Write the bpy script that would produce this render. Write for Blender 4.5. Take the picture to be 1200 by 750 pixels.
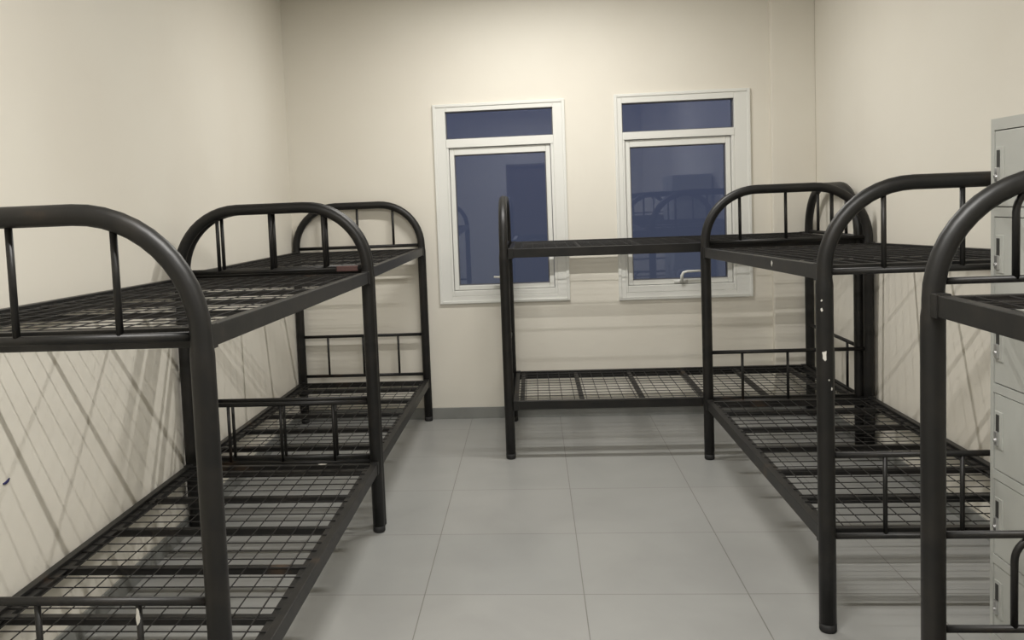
import bpy, bmesh, math, random
from mathutils import Vector, Matrix
random.seed(4)
S = bpy.context.scene
for o in list(bpy.data.objects):
    bpy.data.objects.remove(o)
COL = S.collection

# ------------------------------------------------------------------ camera
W, H = 1200, 750
F_PX, PITCH, YAW, ROLL, CAM_H = 1023.42, 0.071066, -0.085045, -0.040623, 1.4771
PX, PY = 537.95, 310.65                    # principal point (the photograph is a crop)
cp, sp = math.cos(PITCH), math.sin(PITCH)
fwd, up, right = Vector((0, cp, -sp)), Vector((0, sp, cp)), Vector((1, 0, 0))
cr, sr = math.cos(ROLL), math.sin(ROLL)
r2, u2 = cr * right + sr * up, -sr * right + cr * up
Z = Matrix(((math.cos(YAW), math.sin(YAW), 0), (-math.sin(YAW), math.cos(YAW), 0), (0, 0, 1)))
r2, u2, fwd = Z @ r2, Z @ u2, Z @ fwd
cam = bpy.data.cameras.new('camera')
co = bpy.data.objects.new('camera', cam)
COL.objects.link(co)
co.matrix_world = Matrix(((r2.x, u2.x, -fwd.x, 0), (r2.y, u2.y, -fwd.y, 0), (r2.z, u2.z, -fwd.z, CAM_H), (0, 0, 0, 1)))
cam.sensor_fit = 'HORIZONTAL'
cam.sensor_width = 36
cam.lens = F_PX / W * 36
cam.shift_x = (W / 2 - PX) / W
cam.shift_y = -(H / 2 - PY) / W
cam.clip_start = 0.05
S.camera = co

# ------------------------------------------------------------------ colour management, world, lamps
vs = S.view_settings
vs.view_transform = 'Standard'
vs.look = 'None'
vs.gamma = 1
vs.use_curve_mapping = False
vs.exposure = 0.10
LAMP_COL = (1.0, 0.975, 0.935)
LAMPS = [(0.08, -1.60, 30), (0.08, 1.40, 70), (0.08, 4.71, 39)]     # x, y, watts; the first is an added fill light
world = bpy.data.worlds.new('dusk')
S.world = world
world.use_nodes = True
wn, wl = world.node_tree.nodes, world.node_tree.links
bg = wn['Background']
tc = wn.new('ShaderNodeTexCoord')
sx = wn.new('ShaderNodeSeparateXYZ')
wl.new(tc.outputs['Generated'], sx.inputs[0])
rmp = wn.new('ShaderNodeValToRGB')
mr = wn.new('ShaderNodeMapRange')
mr.inputs['From Min'].default_value = -0.15
mr.inputs['From Max'].default_value = 0.2
wl.new(sx.outputs['Z'], mr.inputs['Value'])
wl.new(mr.outputs[0], rmp.inputs[0])
rmp.color_ramp.elements[0].color = (0.074, 0.079, 0.094, 1)
rmp.color_ramp.elements[1].color = (0.086, 0.092, 0.138, 1)
wl.new(rmp.outputs[0], bg.inputs[0])
bg.inputs[1].default_value = 1.0

# ------------------------------------------------------------------ materials
def mat(name, col, rough=0.5, metal=0.0, spec=0.5):
    m = bpy.data.materials.new(name)
    m.use_nodes = True
    b = m.node_tree.nodes['Principled BSDF']
    b.inputs['Base Color'].default_value = (*col, 1)
    b.inputs['Roughness'].default_value = rough
    b.inputs['Metallic'].default_value = metal
    b.inputs['Specular IOR Level'].default_value = spec
    return m, m.node_tree.nodes, m.node_tree.links, b

def noise_mix(nodes, links, b, c1, c2, scale, detail=3, lo=0.4, hi=0.6, coord='Object', base=None):
    t = nodes.new('ShaderNodeTexCoord')
    n = nodes.new('ShaderNodeTexNoise')
    n.inputs['Scale'].default_value = scale
    n.inputs['Detail'].default_value = detail
    links.new(t.outputs[coord], n.inputs['Vector'])
    r = nodes.new('ShaderNodeMapRange')
    r.inputs['From Min'].default_value = lo
    r.inputs['From Max'].default_value = hi
    links.new(n.outputs['Fac'], r.inputs['Value'])
    mx = nodes.new('ShaderNodeMix')
    mx.data_type = 'RGBA'
    links.new(r.outputs[0], mx.inputs['Factor'])
    if base is None:
        mx.inputs['A'].default_value = (*c1, 1)
    else:
        links.new(base, mx.inputs['A'])
    mx.inputs['B'].default_value = (*c2, 1)
    links.new(mx.outputs['Result'], b.inputs['Base Color'])
    return mx.outputs['Result'], n

def bump(nodes, links, b, scale, strength, dist=0.002):
    t = nodes.new('ShaderNodeTexCoord')
    n = nodes.new('ShaderNodeTexNoise')
    n.inputs['Scale'].default_value = scale
    links.new(t.outputs['Object'], n.inputs['Vector'])
    bp = nodes.new('ShaderNodeBump')
    bp.inputs['Strength'].default_value = strength
    bp.inputs['Distance'].default_value = dist
    links.new(n.outputs['Fac'], bp.inputs['Height'])
    links.new(bp.outputs[0], b.inputs['Normal'])

WALL, n_, l_, b_ = mat('cream_paint', (0.66, 0.61, 0.50), 0.55, spec=0.3)
noise_mix(n_, l_, b_, (0.755, 0.722, 0.640), (0.735, 0.698, 0.615), 1.3, 4)
bump(n_, l_, b_, 60, 0.08)
CEIL = mat('ceiling_paint', (0.80, 0.79, 0.76), 0.8, spec=0.2)[0]
BASE, n_, l_, b_ = mat('skirting_tile', (0.23, 0.235, 0.22), 0.35)
noise_mix(n_, l_, b_, (0.24, 0.245, 0.23), (0.20, 0.205, 0.195), 5)
PVC = mat('white_pvc', (0.74, 0.74, 0.70), 0.35)[0]
SEAL = mat('grey_gasket', (0.12, 0.12, 0.13), 0.6)[0]
SILVER = mat('silver_metal', (0.6, 0.6, 0.6), 0.3, 0.9)[0]
DOOR = mat('dark_door_veneer', (0.10, 0.075, 0.06), 0.45)[0]

# floor: 0.6 m tiles
FLOOR, n_, l_, b_ = mat('grey_porcelain_tiles', (0.3, 0.3, 0.29), 0.38, spec=0.45)
geo = n_.new('ShaderNodeNewGeometry')
mp = n_.new('ShaderNodeMapping')
mp.inputs['Location'].default_value = (0.4533 + 0.6 * 10, -3.1913 + 0.6 * 10, 0)
l_.new(geo.outputs['Position'], mp.inputs['Vector'])
br = n_.new('ShaderNodeTexBrick')
br.offset = 0
br.squash = 1
br.inputs['Scale'].default_value = 1
br.inputs['Brick Width'].default_value = 0.6
br.inputs['Row Height'].default_value = 0.6
br.inputs['Mortar Size'].default_value = 0.0022
br.inputs['Mortar Smooth'].default_value = 0.3
br.inputs['Color1'].default_value = (0.300, 0.303, 0.292, 1)
br.inputs['Color2'].default_value = (0.316, 0.315, 0.302, 1)
br.inputs['Mortar'].default_value = (0.17, 0.165, 0.15, 1)
l_.new(mp.outputs[0], br.inputs['Vector'])
nz = n_.new('ShaderNodeTexNoise')
nz.inputs['Scale'].default_value = 2.2
nz.inputs['Detail'].default_value = 6
nz.inputs['Distortion'].default_value = 0.6
l_.new(geo.outputs['Position'], nz.inputs['Vector'])
mrr = n_.new('ShaderNodeMapRange')
mrr.inputs['From Min'].default_value = 0.3
mrr.inputs['From Max'].default_value = 0.7
mrr.inputs['To Min'].default_value = 0.92
mrr.inputs['To Max'].default_value = 1.06
l_.new(nz.outputs['Fac'], mrr.inputs['Value'])
vm = n_.new('ShaderNodeVectorMath')
vm.operation = 'SCALE'
l_.new(br.outputs['Color'], vm.inputs[0])
l_.new(mrr.outputs[0], vm.inputs['Scale'])
l_.new(vm.outputs[0], b_.inputs['Base Color'])

# black bed enamel with worn brownish patches
BLACK, n_, l_, b_ = mat('black_enamel', (0.02, 0.02, 0.02), 0.45, spec=0.4)
c1, _ = noise_mix(n_, l_, b_, (0.008, 0.0078, 0.0074), (0.017, 0.0150, 0.0128), 9, 5, 0.45, 0.7)
noise_mix(n_, l_, b_, None, (0.055, 0.034, 0.020), 4.5, 6, 0.66, 0.78, base=c1)
bump(n_, l_, b_, 45, 0.12)
WIRE = mat('dark_wire', (0.009, 0.008, 0.0075), 0.55)[0]
CAP = mat('black_rubber', (0.012, 0.012, 0.012), 0.7)[0]
CHIP_GLINT = mat('bare_chipped_patch', (0.62, 0.60, 0.55), 0.6)[0]
TAPE = mat('faded_red_tape', (0.10, 0.05, 0.045), 0.6)[0]
LOCK, n_, l_, b_ = mat('grey_locker_enamel', (0.42, 0.43, 0.40), 0.38)
noise_mix(n_, l_, b_, (0.43, 0.44, 0.41), (0.40, 0.405, 0.375), 3)
SLOT = mat('dark_recess', (0.03, 0.03, 0.028), 0.5)[0]
INK = mat('blue_ink', (0.02, 0.02, 0.10), 0.6)[0]

GLASS = bpy.data.materials.new('window_glass')
GLASS.use_nodes = True
gn, gl = GLASS.node_tree.nodes, GLASS.node_tree.links
gn.remove(gn['Principled BSDF'])
tr = gn.new('ShaderNodeBsdfTransparent')
tr.inputs[0].default_value = (0.80, 0.85, 0.95, 1)
gs = gn.new('ShaderNodeBsdfGlossy')
gs.inputs['Roughness'].default_value = 0.02
gs.inputs['Color'].default_value = (0.85, 0.88, 1.0, 1)
fr = gn.new('ShaderNodeFresnel')
fr.inputs['IOR'].default_value = 1.65
ms = gn.new('ShaderNodeMixShader')
gl.new(fr.outputs[0], ms.inputs[0])
gl.new(tr.outputs[0], ms.inputs[1])
gl.new(gs.outputs[0], ms.inputs[2])
gl.new(ms.outputs[0], gn['Material Output'].inputs['Surface'])

# ------------------------------------------------------------------ mesh helpers
def box(bm, x0, x1, y0, y1, z0, z1):
    c = [bm.verts.new((x, y, z)) for z in (z0, z1) for y in (y0, y1) for x in (x0, x1)]
    for f in ((0, 2, 3, 1), (4, 5, 7, 6), (0, 1, 5, 4), (2, 6, 7, 3), (0, 4, 6, 2), (1, 3, 7, 5)):
        bm.faces.new([c[i] for i in f])

def tube(bm, pts, rad, n=12, cap=True):
    """sweep a circle along pts; rad is a number or one per point"""
    pts = [Vector(p) for p in pts]
    rs = rad if isinstance(rad, (list, tuple)) else [rad] * len(pts)
    d0 = (pts[1] - pts[0]).normalized()
    ref = Vector((0, 1, 0)) if abs(d0.y) < 0.9 else Vector((1, 0, 0))
    a = d0.cross(ref).normalized()
    rings = []
    for i, p in enumerate(pts):
        d = ((pts[min(i + 1, len(pts) - 1)] - pts[max(i - 1, 0)])).normalized()
        a = (a - d * a.dot(d)).normalized()
        b = d.cross(a)
        rings.append([bm.verts.new(p + rs[i] * (math.cos(2 * math.pi * k / n) * a + math.sin(2 * math.pi * k / n) * b)) for k in range(n)])
    for r0, r1 in zip(rings, rings[1:]):
        for k in range(n):
            bm.faces.new((r0[k], r0[(k + 1) % n], r1[(k + 1) % n], r1[k]))
    if cap:
        bm.faces.new(rings[0][::-1])
        bm.faces.new(rings[-1])

def obj(name, bm, m, parent=None, smooth=False, bevel=0):
    me = bpy.data.meshes.new(name)
    bmesh.ops.recalc_face_normals(bm, faces=bm.faces)
    bm.to_mesh(me)
    bm.free()
    me.materials.append(m)
    o = bpy.data.objects.new(name, me)
    COL.objects.link(o)
    if parent:
        o.parent = parent
    if smooth:
        for p in me.polygons:
            p.use_smooth = len(p.vertices) == 4
    if bevel:
        md = o.modifiers.new('bevel', 'BEVEL')
        md.width = bevel
        md.segments = 2
        md.limit_method = 'ANGLE'
    return o

def boxes(name, lst, m, parent=None, bevel=0):
    bm = bmesh.new()
    for b in lst:
        box(bm, *b)
    return obj(name, bm, m, parent, bevel=bevel)

def struct(name, lst, m, label=None, parent=None, bevel=0):
    o = boxes(name, lst, m, parent, bevel)
    if parent is None:
        o['kind'] = 'structure'
        if label:
            o['label'] = label
    return o

def thing(name, label, cat, loc, rotz=0.0, group=None):
    o = bpy.data.objects.new(name, None)
    o.empty_display_size = 0.1
    COL.objects.link(o)
    o.location = loc
    o.rotation_euler = (0, 0, rotz)
    o['label'] = label
    o['category'] = cat
    if group:
        o['group'] = group
    return o

# ------------------------------------------------------------------ room shell
XL, XR, YB, YR, ZC, T = -1.64, 1.84, 5.89, -2.80, 2.95, 0.2
struct('floor', [(XL - T, XR + T, YR - T, YB + T, -0.15, 0)], FLOOR, 'grey square porcelain tiled floor')
struct('ceiling', [(XL - T, XR + T, YR - T, YB + T, ZC, ZC + 0.15)], CEIL, 'plain pale ceiling above the dormitory')
struct('wall_left', [(XL - T, XL, YR, YB, 0, ZC)], WALL, 'cream painted wall behind the left bunks')
struct('wall_right', [(XR, XR + T, YR, YB, 0, ZC)], WALL, 'cream painted wall behind the right bunks')
# windows: outer casing, transom pane, casement pane
WIN = [dict(x=(-0.640, 0.240), z=(0.793, 2.137), t=(-0.556, 0.160, 1.903, 2.087), g=(-0.506, 0.107, 0.915, 1.797), hx=-0.19, hs=-0.62),
       dict(x=(0.564, 1.440), z=(0.783, 2.147), t=(0.615, 1.337, 1.896, 2.087), g=(0.662, 1.283, 0.912, 1.798), hx=0.975, hs=1)]
hole = [(w['x'][0] + 0.03, w['x'][1] - 0.03, w['z'][0] + 0.03, w['z'][1] - 0.03) for w in WIN]
(a0, a1, a2, a3), (b0, b1, b2, b3) = hole
struct('wall_back', [(XL - T, a0, YB, YB + T, 0, ZC), (a1, b0, YB, YB + T, 0, ZC), (b1, XR + T, YB, YB + T, 0, ZC),
                     (a0, a1, YB, YB + T, 0, a2), (a0, a1, YB, YB + T, a3, ZC),
                     (b0, b1, YB, YB + T, 0, b2), (b0, b1, YB, YB + T, b3, ZC)], WALL, 'cream painted end wall holding two windows')
struct('wall_column', [(1.565, XR, 5.835, YB, 0, ZC)], WALL, 'shallow cream pilaster in the right rear corner', bevel=0.004)
DX0, DX1 = -0.40, 0.50
struct('wall_rear', [(XL - T, DX0, YR - T, YR, 0, ZC), (DX1, XR + T, YR - T, YR, 0, ZC), (DX0, DX1, YR - T, YR, 2.08, ZC)], WALL,
       'cream painted wall behind the viewer')
d = thing('door_1', 'dark room door behind the viewer', 'door', (0.05, YR - 0.08, 0))
del d['category']
d['kind'] = 'structure'
boxes('leaf', [(-0.41, 0.41, -0.02, 0.02, 0.005, 2.03)], DOOR, d, 0.003)
boxes('door_frame', [(-0.45, -0.412, -0.06, 0.08, 0, 2.08), (0.412, 0.45, -0.06, 0.08, 0, 2.08), (-0.45, 0.45, -0.06, 0.08, 2.035, 2.08)], DOOR, d, 0.003)
bm = bmesh.new()
tube(bm, [(0.34, 0.02, 1.0), (0.34, 0.07, 1.0), (0.33, 0.075, 1.0), (0.22, 0.075, 1.0)], 0.009)
obj('handle', bm, SILVER, d, True)
# skirting
BH, BT = 0.078, 0.010
struct('baseboard_back', [(XL, 1.565, YB - BT, YB, 0, BH)], BASE, 'grey tile skirting below the windows', bevel=0.002)
struct('baseboard_column', [(1.555, XR, 5.835 - BT, 5.835, 0, BH), (1.555, 1.565, 5.835, YB - BT, 0, BH)], BASE, 'grey tile skirting around the corner pilaster', bevel=0.002)
struct('baseboard_left', [(XL, XL + BT, YR, YB - BT, 0, BH)], BASE, 'grey tile skirting on the left wall', bevel=0.002)
struct('baseboard_right', [(XR - BT, XR, YR, 5.825, 0, BH)], BASE, 'grey tile skirting on the right wall', bevel=0.002)

def frame_rects(x0, x1, z0, z1, ix0, ix1, iz0, iz1, y0, y1):
    return [(x0, ix0, y0, y1, z0, z1), (ix1, x1, y0, y1, z0, z1), (ix0, ix1, y0, y1, z0, iz0), (ix0, ix1, y0, y1, iz1, z1)]

for i, w in enumerate(WIN):
    e = bpy.data.objects.new('window_%d' % (i + 1), None)
    COL.objects.link(e)
    e.location = (sum(w['x']) / 2, YB, w['z'][0])
    e['kind'] = 'structure'
    e['label'] = ('white framed left window with dark dusk glass', 'white framed right window with dark dusk glass and visible latch')[i]
    ox, oz = e.location.x, e.location.z
    def R(x0, x1, y0, y1, z0, z1):
        return (x0 - ox, x1 - ox, y0, y1, z0 - oz, z1 - oz)
    x0, x1 = w['x']; z0, z1 = w['z']
    tx0, tx1, tz0, tz1 = w['t']
    gx0, gx1, gz0, gz1 = w['g']
    zm0 = gz1 + 0.055                           # lower edge of the transom bar
    # casing on the wall face + fixed frame behind it
    lx0, lx1, lz0 = gx0 - 0.034, gx1 + 0.034, gz0 - 0.034   # opening for the sash
    fr_ = []
    for q in frame_rects(x0, x1, z0, z1, tx0, tx1, z0 + 0.05, tz1, -0.010, 0.10):
        fr_.append(R(*q))
    fr_.append(R(tx0, tx1, -0.014, 0.10, zm0 - 0.006, tz0))          # transom bar
    if lx0 > tx0: fr_.append(R(tx0, lx0, -0.010, 0.10, z0 + 0.05, zm0))
    if lx1 < tx1: fr_.append(R(lx1, tx1, -0.010, 0.10, z0 + 0.05, zm0))
    fr_.append(R(lx0, lx1, -0.010, 0.10, z0 + 0.05, lz0))
    boxes('window_frame', fr_, PVC, e, 0.003)
    boxes('casing_bead', [R(*q) for q in frame_rects(x0 + 0.0, x1 - 0.0, z0, z1, x0 + 0.02, x1 - 0.02, z0 + 0.02, z1 - 0.02, -0.017, -0.009)], PVC, e, 0.003)
    sash = boxes('sash', [R(*q) for q in frame_rects(lx0 + 0.003, lx1 - 0.003, lz0 + 0.003, zm0 - 0.009, gx0, gx1, gz0, gz1, 0.004, 0.06)], PVC, e, 0.004)
    boxes('gasket', [R(*q) for q in frame_rects(gx0, gx1, gz0, gz1, gx0 + 0.006, gx1 - 0.006, gz0 + 0.006, gz1 - 0.006, 0.018, 0.05)], SEAL, sash)
    boxes('pane', [R(gx0 + 0.002, gx1 - 0.002, 0.034, 0.040, gz0 + 0.002, gz1 - 0.002)], GLASS, sash)
    boxes('pane', [R(tx0 - 0.004, tx1 + 0.004, 0.034, 0.040, tz0 - 0.004, tz1 + 0.004)], GLASS, e)
    boxes('gasket', [R(*q) for q in frame_rects(tx0, tx1, tz0, tz1, tx0 + 0.006, tx1 - 0.006, tz0 + 0.006, tz1 - 0.006, 0.012, 0.05)], SEAL, e)
    bm = bmesh.new()
    hx, s, hz = w['hx'], w['hs'], gz0 + 0.004
    box(bm, *R(hx - 0.045, hx + 0.045, -0.006, 0.006, gz0 - 0.024, gz0 - 0.004))
    hp = [(hx - ox, -0.004, hz - 0.014 - oz), (hx - ox, -0.03, hz - 0.01 - oz), (hx - ox, -0.04, hz + 0.022 - oz), (hx - ox + s * 0.010, -0.042, hz + 0.043 - oz),
          (hx - ox + s * 0.035, -0.042, hz + 0.050 - oz), (hx - ox + s * 0.125, -0.042, hz + 0.052 - oz)]
    tube(bm, hp, [0.011, 0.011, 0.010, 0.009, 0.008, 0.007], 10)
    obj('handle', bm, PVC, sash, True)

# ------------------------------------------------------------------ ceiling lights, plus an added fill behind the viewer
names = ['slim white tube light on the ceiling behind the viewer', 'slim white tube light on the ceiling above the near bunks', 'slim white tube light on the ceiling close to the two windows']
for (lx, ly, pw), nm in zip(LAMPS, names):
    t = thing('tube_light', nm, 'ceiling light', (lx, ly, ZC), 0, 'ceiling tube lights')
    boxes('housing', [(-0.61, 0.61, -0.022, 0.022, -0.035, 0), (-0.61, -0.595, -0.022, 0.022, -0.062, -0.035), (0.595, 0.61, -0.022, 0.022, -0.062, -0.035)], PVC, t, 0.004)
    EM = bpy.data.materials.get('lit_tube') or mat('lit_tube', (0.9, 0.9, 0.9))[0]
    EM.node_tree.nodes['Principled BSDF'].inputs['Emission Color'].default_value = (*LAMP_COL, 1)
    EM.node_tree.nodes['Principled BSDF'].inputs['Emission Strength'].default_value = 8
    bm = bmesh.new()
    tube(bm, [(-0.594, 0, -0.050), (0.594, 0, -0.050)], 0.012, 10)
    obj('tube', bm, EM, t, True)
    L = bpy.data.lights.new('lamp_glow', 'AREA')
    L.shape = 'RECTANGLE'
    L.size = 1.18
    L.size_y = 0.03
    L.energy = pw
    L.color = LAMP_COL
    lo = bpy.data.objects.new('lamp_glow', L)
    COL.objects.link(lo)
    lo.parent = t
    lo.location = (0, 0, -0.064)

# ------------------------------------------------------------------ bunk beds
def arch_path(w, top=1.485, r=0.28):
    zc = top - r
    pts, rad = [(0, 0, 0.02)], [0.0275]
    for z in (0.4, 0.8, 1.14, 1.165):
        pts.append((0, 0, z)); rad.append(0.0275)
    pts.append((0, 0, 1.185)); rad.append(0.0248)
    for k in range(13):
        a = math.pi * (1 - k / 24)
        pts.append((r + r * math.cos(a), 0, zc + r * math.sin(a))); rad.append(0.0245)
    n = len(pts)
    pts += [(w - p[0], 0, p[2]) for p in pts[::-1]]
    rad += rad[::-1]
    return pts, rad

def arch_z(x, w, top=1.485, r=0.28):
    x = min(x, w - x)
    return top if x >= r else top - r + math.sqrt(max(0, r * r - (r - x) ** 2))

def end_frame(root, y, w, hoop=False):
    bm = bmesh.new()
    p, rad = arch_path(w)
    tube(bm, [(a, y, c) for a, b, c in p], rad, 20)
    f = obj('end_frame', bm, BLACK, root, True)
    for x in (0, w):
        bm = bmesh.new()
        tube(bm, [(x, y, 0), (x, y, 0.006), (x, y, 0.03)], [0.0235, 0.0279, 0.0279], 20)
        obj('foot_cap', bm, CAP, f, True)
    def bar(z, r):
        bm = bmesh.new()
        tube(bm, [(0.02, y, z), (w - 0.02, y, z)], r, 10)
        obj('crossbar', bm, BLACK, f, True)
    if not hoop:
        bar(1.205, 0.011); bar(0.598, 0.0105); bar(0.325, 0.0105)
        for dx in (-0.243, 0, 0.243):
            x = w / 2 + dx
            bm = bmesh.new()
            tube(bm, [(x, y, 1.205), (x, y, arch_z(x, w) - 0.012)], 0.0085, 10)
            obj('spindle', bm, BLACK, f, True)
            bm = bmesh.new()
            tube(bm, [(x, y, 0.325), (x, y, 0.598)], 0.0075, 10)
            obj('spindle', bm, BLACK, f, True)
    else:
        bar(1.249, 0.0085); bar(0.640, 0.0095); bar(0.408, 0.0095)
        for z0, zt in ((1.249, 1.463), (0.408, 0.634)):
            hw, r = 0.245, 0.06
            pts = [(w / 2 - hw, y, z0)]
            for k in range(9):
                a = math.pi * (1 - k / 16)
                pts.append((w / 2 - hw + r + r * math.cos(a), y, zt - r + r * math.sin(a)))
            pts += [(w - q[0], y, q[2]) for q in pts[::-1]]
            bm = bmesh.new()
            tube(bm, pts, 0.0085, 10)
            obj('hoop', bm, BLACK, f, True)
    return f

def bed_base(root, w, L, zn, zf, offs, pitch, nsl, wire_r, slat_w, slat_h, end_drop, hgt=0.05):
    """steel base between the end frames: zn / zf = height of the rail tops at y=0 / y=L"""
    sl = (zf - zn) / L
    def shear(bm):
        for v in bm.verts:
            v.co.z += zn + sl * v.co.y
    bm = bmesh.new()
    g = 0.026
    for x in (0, w):
        box(bm, x - 0.014, x + 0.014, g, L - g, -hgt, 0)
        s = 1 if x == 0 else -1                     # inward ledge that carries the mesh
        box(bm, min(x, x + s * 0.04), max(x, x + s * 0.04), g, L - g, -0.016, -0.012)
    for y in (g, L - g - 0.026):
        box(bm, 0.014, w - 0.014, y, y + 0.026, -end_drop, -0.004)
    for x in (0, w):                                # hook plates
        for y in (g - 0.002, L - g - 0.03):
            box(bm, x - 0.017, x + 0.017, y, y + 0.032, -hgt - 0.004, 0.003)
    shear(bm)
    base = obj('bed_base', bm, BLACK, root, bevel=0.003)
    for k in range(nsl):
        y = offs + pitch * k
        bm = bmesh.new()
        box(bm, 0.014, w - 0.014, y - slat_w / 2, y + slat_w / 2, -0.009 - slat_h, -0.009)
        shear(bm)
        obj('slat', bm, BLACK, base, bevel=0.003)
    bm = bmesh.new()
    nx = 12
    for k in range(1, nx):
        x = w * k / nx
        tube(bm, [(x, g, -0.006), (x, L - g, -0.006)], wire_r, 5)
    ny = int(round((L - 2 * g) / 0.07))
    for k in range(1, ny):
        y = g + (L - 2 * g) * k / ny
        tube(bm, [(0.012, y, -0.0095), (w - 0.012, y, -0.0095)], wire_r, 5)
    shear(bm)
    obj('wire_mesh', bm, WIRE, base)
    return base

def bunk(label, loc, rotz, w, L, upz, loz, up_sl, lo_sl, hoop=False, end_drop=0.036):
    t = thing('bunk_bed', label, 'bunk bed', loc, rotz, 'black steel bunk beds')
    f0 = end_frame(t, 0, w, hoop)
    f1 = end_frame(t, L, w, hoop)
    u = bed_base(t, w, L, upz[0], upz[1], *up_sl, 0.0015, 0.014, 0.016, end_drop)
    l = bed_base(t, w, L, loz[0], loz[1], *lo_sl, 0.0021, 0.025, 0.025, 0.036)
    return t, f0, f1, u, l

WD = 0.86
SL = (0.115, 0.346, 6)
bL1 = bunk('black steel bunk bed nearest the viewer along the left wall', (-1.60, 1.870, 0), 0, WD, 1.965, (1.226, 1.188), (0.345, 0.330), SL, (0.13, 0.345, 6), end_drop=0.050)
bL2 = bunk('black steel bunk bed in the far left corner, end against the window wall', (-1.608, 3.917, 0), 0, WD, 1.928, (1.200, 1.186), (0.320, 0.288), SL, (0.265, 0.352, 5))
bR2 = bunk('black steel bunk bed along the right wall with white chips on its front post', (0.940, 2.915, 0), 0, WD, 1.950, (1.230, 1.176), (0.345, 0.338), SL, (0.36, 0.334, 5))
bR1 = bunk('black steel bunk bed with hooped end rails at the right edge, before the lockers', (0.930, 0.160, 0), 0, WD, 1.960, (1.222, 1.222), (0.335, 0.335), SL, SL, True)
# the bunk below the windows runs across the room: local y -> world -x
bR3 = bunk('black steel bunk bed set crosswise below the right window', (1.775, 4.935, 0), math.pi / 2, WD, 1.940, (1.200, 1.205), (0.335, 0.335), SL, (0.14, 0.345, 6))

# paint chips (bare, pale primer on the enamel) and one painted highlight
def chip_or_glint(parent, P, nrm, size, m=CHIP_GLINT, seed=0):
    rnd = random.Random(seed)
    nrm = Vector(nrm).normalized()
    a = nrm.cross(Vector((0, 0, 1)))
    a = a.normalized() if a.length > 0.1 else Vector((1, 0, 0))
    b = nrm.cross(a)
    bm = bmesh.new()
    n = 11
    ring = []
    for k in range(n):
        t = 2 * math.pi * k / n
        r = rnd.uniform(0.55, 1.1)
        ring.append(Vector(P) + a * math.cos(t) * size[0] * r + b * math.sin(t) * size[1] * r)
    lo = [bm.verts.new(p - nrm * 0.004) for p in ring]
    hi = [bm.verts.new(p + nrm * 0.0012) for p in ring]
    bm.faces.new(hi)
    for k in range(n):
        bm.faces.new((lo[k], lo[(k + 1) % n], hi[(k + 1) % n], hi[k]))
    return obj('paint_chip', bm, m, parent)
rr = 0.0275
def post_chip(f, x, ang, z, size, seed):
    chip_or_glint(f, (x + rr * math.sin(ang), -rr * math.cos(ang), z), (math.sin(ang), -math.cos(ang), 0), size, CHIP_GLINT, seed)
post_chip(bR2[1], 0, -0.35, 0.935, (0.0085, 0.020), 3)
post_chip(bR2[1], 0, -0.62, 1.085, (0.004, 0.006), 5)
post_chip(bR2[1], 0, -0.62, 1.115, (0.003, 0.004), 6)
post_chip(bR2[1], 0, 0.10, 0.855, (0.003, 0.004), 7)
post_chip(bR2[1], 0, 0.45, 0.825, (0.003, 0.006), 8)
chip_or_glint(bR2[3], (-0.0140, 0.57, 1.193), (-1, 0, 0), (0.012, 0.012), CHIP_GLINT, 9)
chip_or_glint(bL1[4], (0.62, 1.965 - 0.038, 0.3265), (0, 0, 1), (0.028, 0.008), CHIP_GLINT, 13)  # highlight on the end rail, painted as a pale patch
chip_or_glint(bL1[1], (WD / 2 + 0.243, -0.0078, 0.565), (0, -1, 0), (0.0055, 0.022), CHIP_GLINT, 11)
o = boxes('tape', [(0.725, 0.822, 1.965 - 0.0125, 1.965 + 0.0125, 1.1925, 1.2175)], TAPE, bL1[2], 0.004)
o['label'] = 'faded red tape wrapped round the bar'

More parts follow.
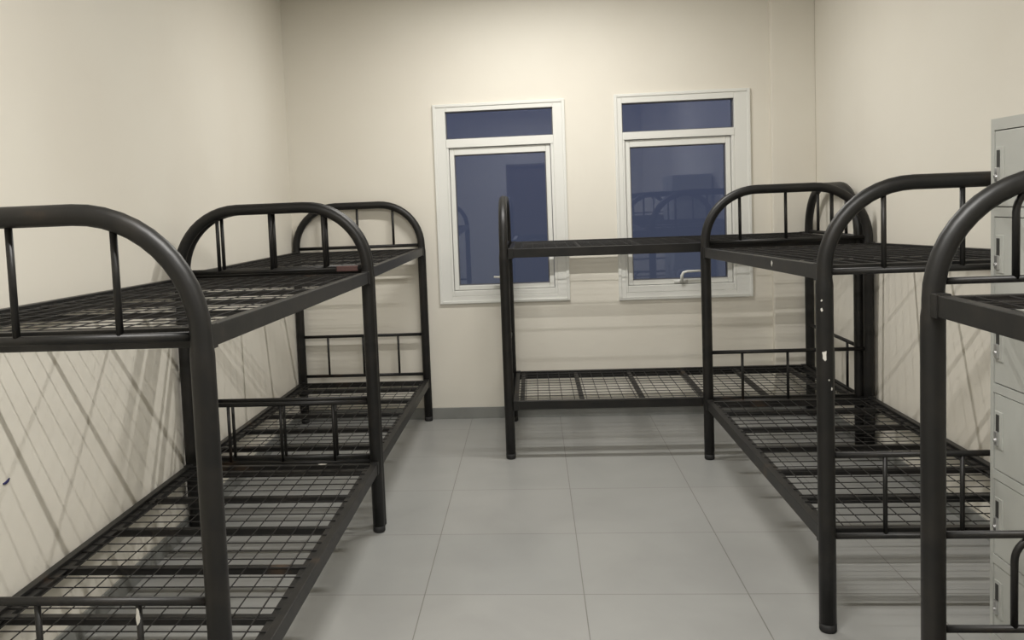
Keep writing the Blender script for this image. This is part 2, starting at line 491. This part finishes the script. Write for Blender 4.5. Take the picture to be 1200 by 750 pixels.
# ------------------------------------------------------------------ steel locker
X0, X1, Y0, Y1, HT = 1.43, 1.815, 2.19, 2.862, 1.668
t = thing('locker', 'grey steel six-tier locker standing behind the hooped bunk at right', 'locker', (X0, Y0, 0))
DW, DD = Y1 - Y0, X1 - X0
TH = 0.018
zr = [(0.0, 0.03)] + [(1.368 - 0.276 * k, 1.396 - 0.276 * k) for k in range(4, -1, -1)] + [(HT - 0.035, HT)]
body = boxes('body', [(0.02, DD, 0, DW, 0.03, HT), (0, 0.02, 0, TH, 0.0, HT), (0, 0.02, DW - TH, DW, 0.0, HT), (0, 0.02, DW / 2 - 0.013, DW / 2 + 0.013, 0.0, HT)] +
             [(0.0, 0.02, p, q, z0, z1) for z0, z1 in zr for p, q in ((TH, DW / 2 - 0.013), (DW / 2 + 0.013, DW - TH))] +
             [(0.03, 0.06, 0.02, DW - 0.02, 0, 0.03), (DD - 0.05, DD - 0.02, 0.02, DW - 0.02, 0, 0.03)], LOCK, t)
for c in range(2):
    ya = TH + 0.003 if c == 0 else DW / 2 + 0.016
    yb = DW / 2 - 0.016 if c == 0 else DW - TH - 0.003
    for k in range(6):
        zb = (1.399 - 0.276 * k) if k < 5 else 0.033
        zt = (1.365 - 0.276 * (k - 1)) if k > 0 else HT - 0.038
        dr = boxes('locker_door', [(0.002, 0.019, ya, yb, zb, zt)], LOCK, t, 0.002)
        hy, hz = yb - 0.030, (zb + zt) / 2 + 0.012
        h = boxes('handle_plate', [(-0.0015, 0.003, hy - 0.022, hy + 0.022, hz - 0.062, hz + 0.055)], LOCK, dr, 0.001)
        boxes('handle_slot', [(-0.0025, 0.002, hy - 0.004, hy + 0.014, hz - 0.010, hz + 0.045)], SLOT, dr)
        bm = bmesh.new()
        box(bm, -0.009, 0.002, hy - 0.004, hy + 0.014, hz - 0.052, hz - 0.008)
        tube(bm, [(0.0, hy + 0.005, hz - 0.036), (-0.014, hy + 0.005, hz - 0.036)], 0.006, 12)
        obj('handle', bm, SILVER, dr, bevel=0.0015)

# ------------------------------------------------------------------ marks on the left wall
bm = bmesh.new()
tube(bm, [(XL + 0.001, 2.492, 0.676), (XL + 0.001, 2.504, 0.675), (XL + 0.001, 2.516, 0.678), (XL + 0.001, 2.526, 0.684)], [0.003, 0.0045, 0.0045, 0.002], 6)
o = obj('ink_mark', bm, INK)
o['label'] = 'small dark blue ink stroke on the left wall'
o['category'] = 'mark'
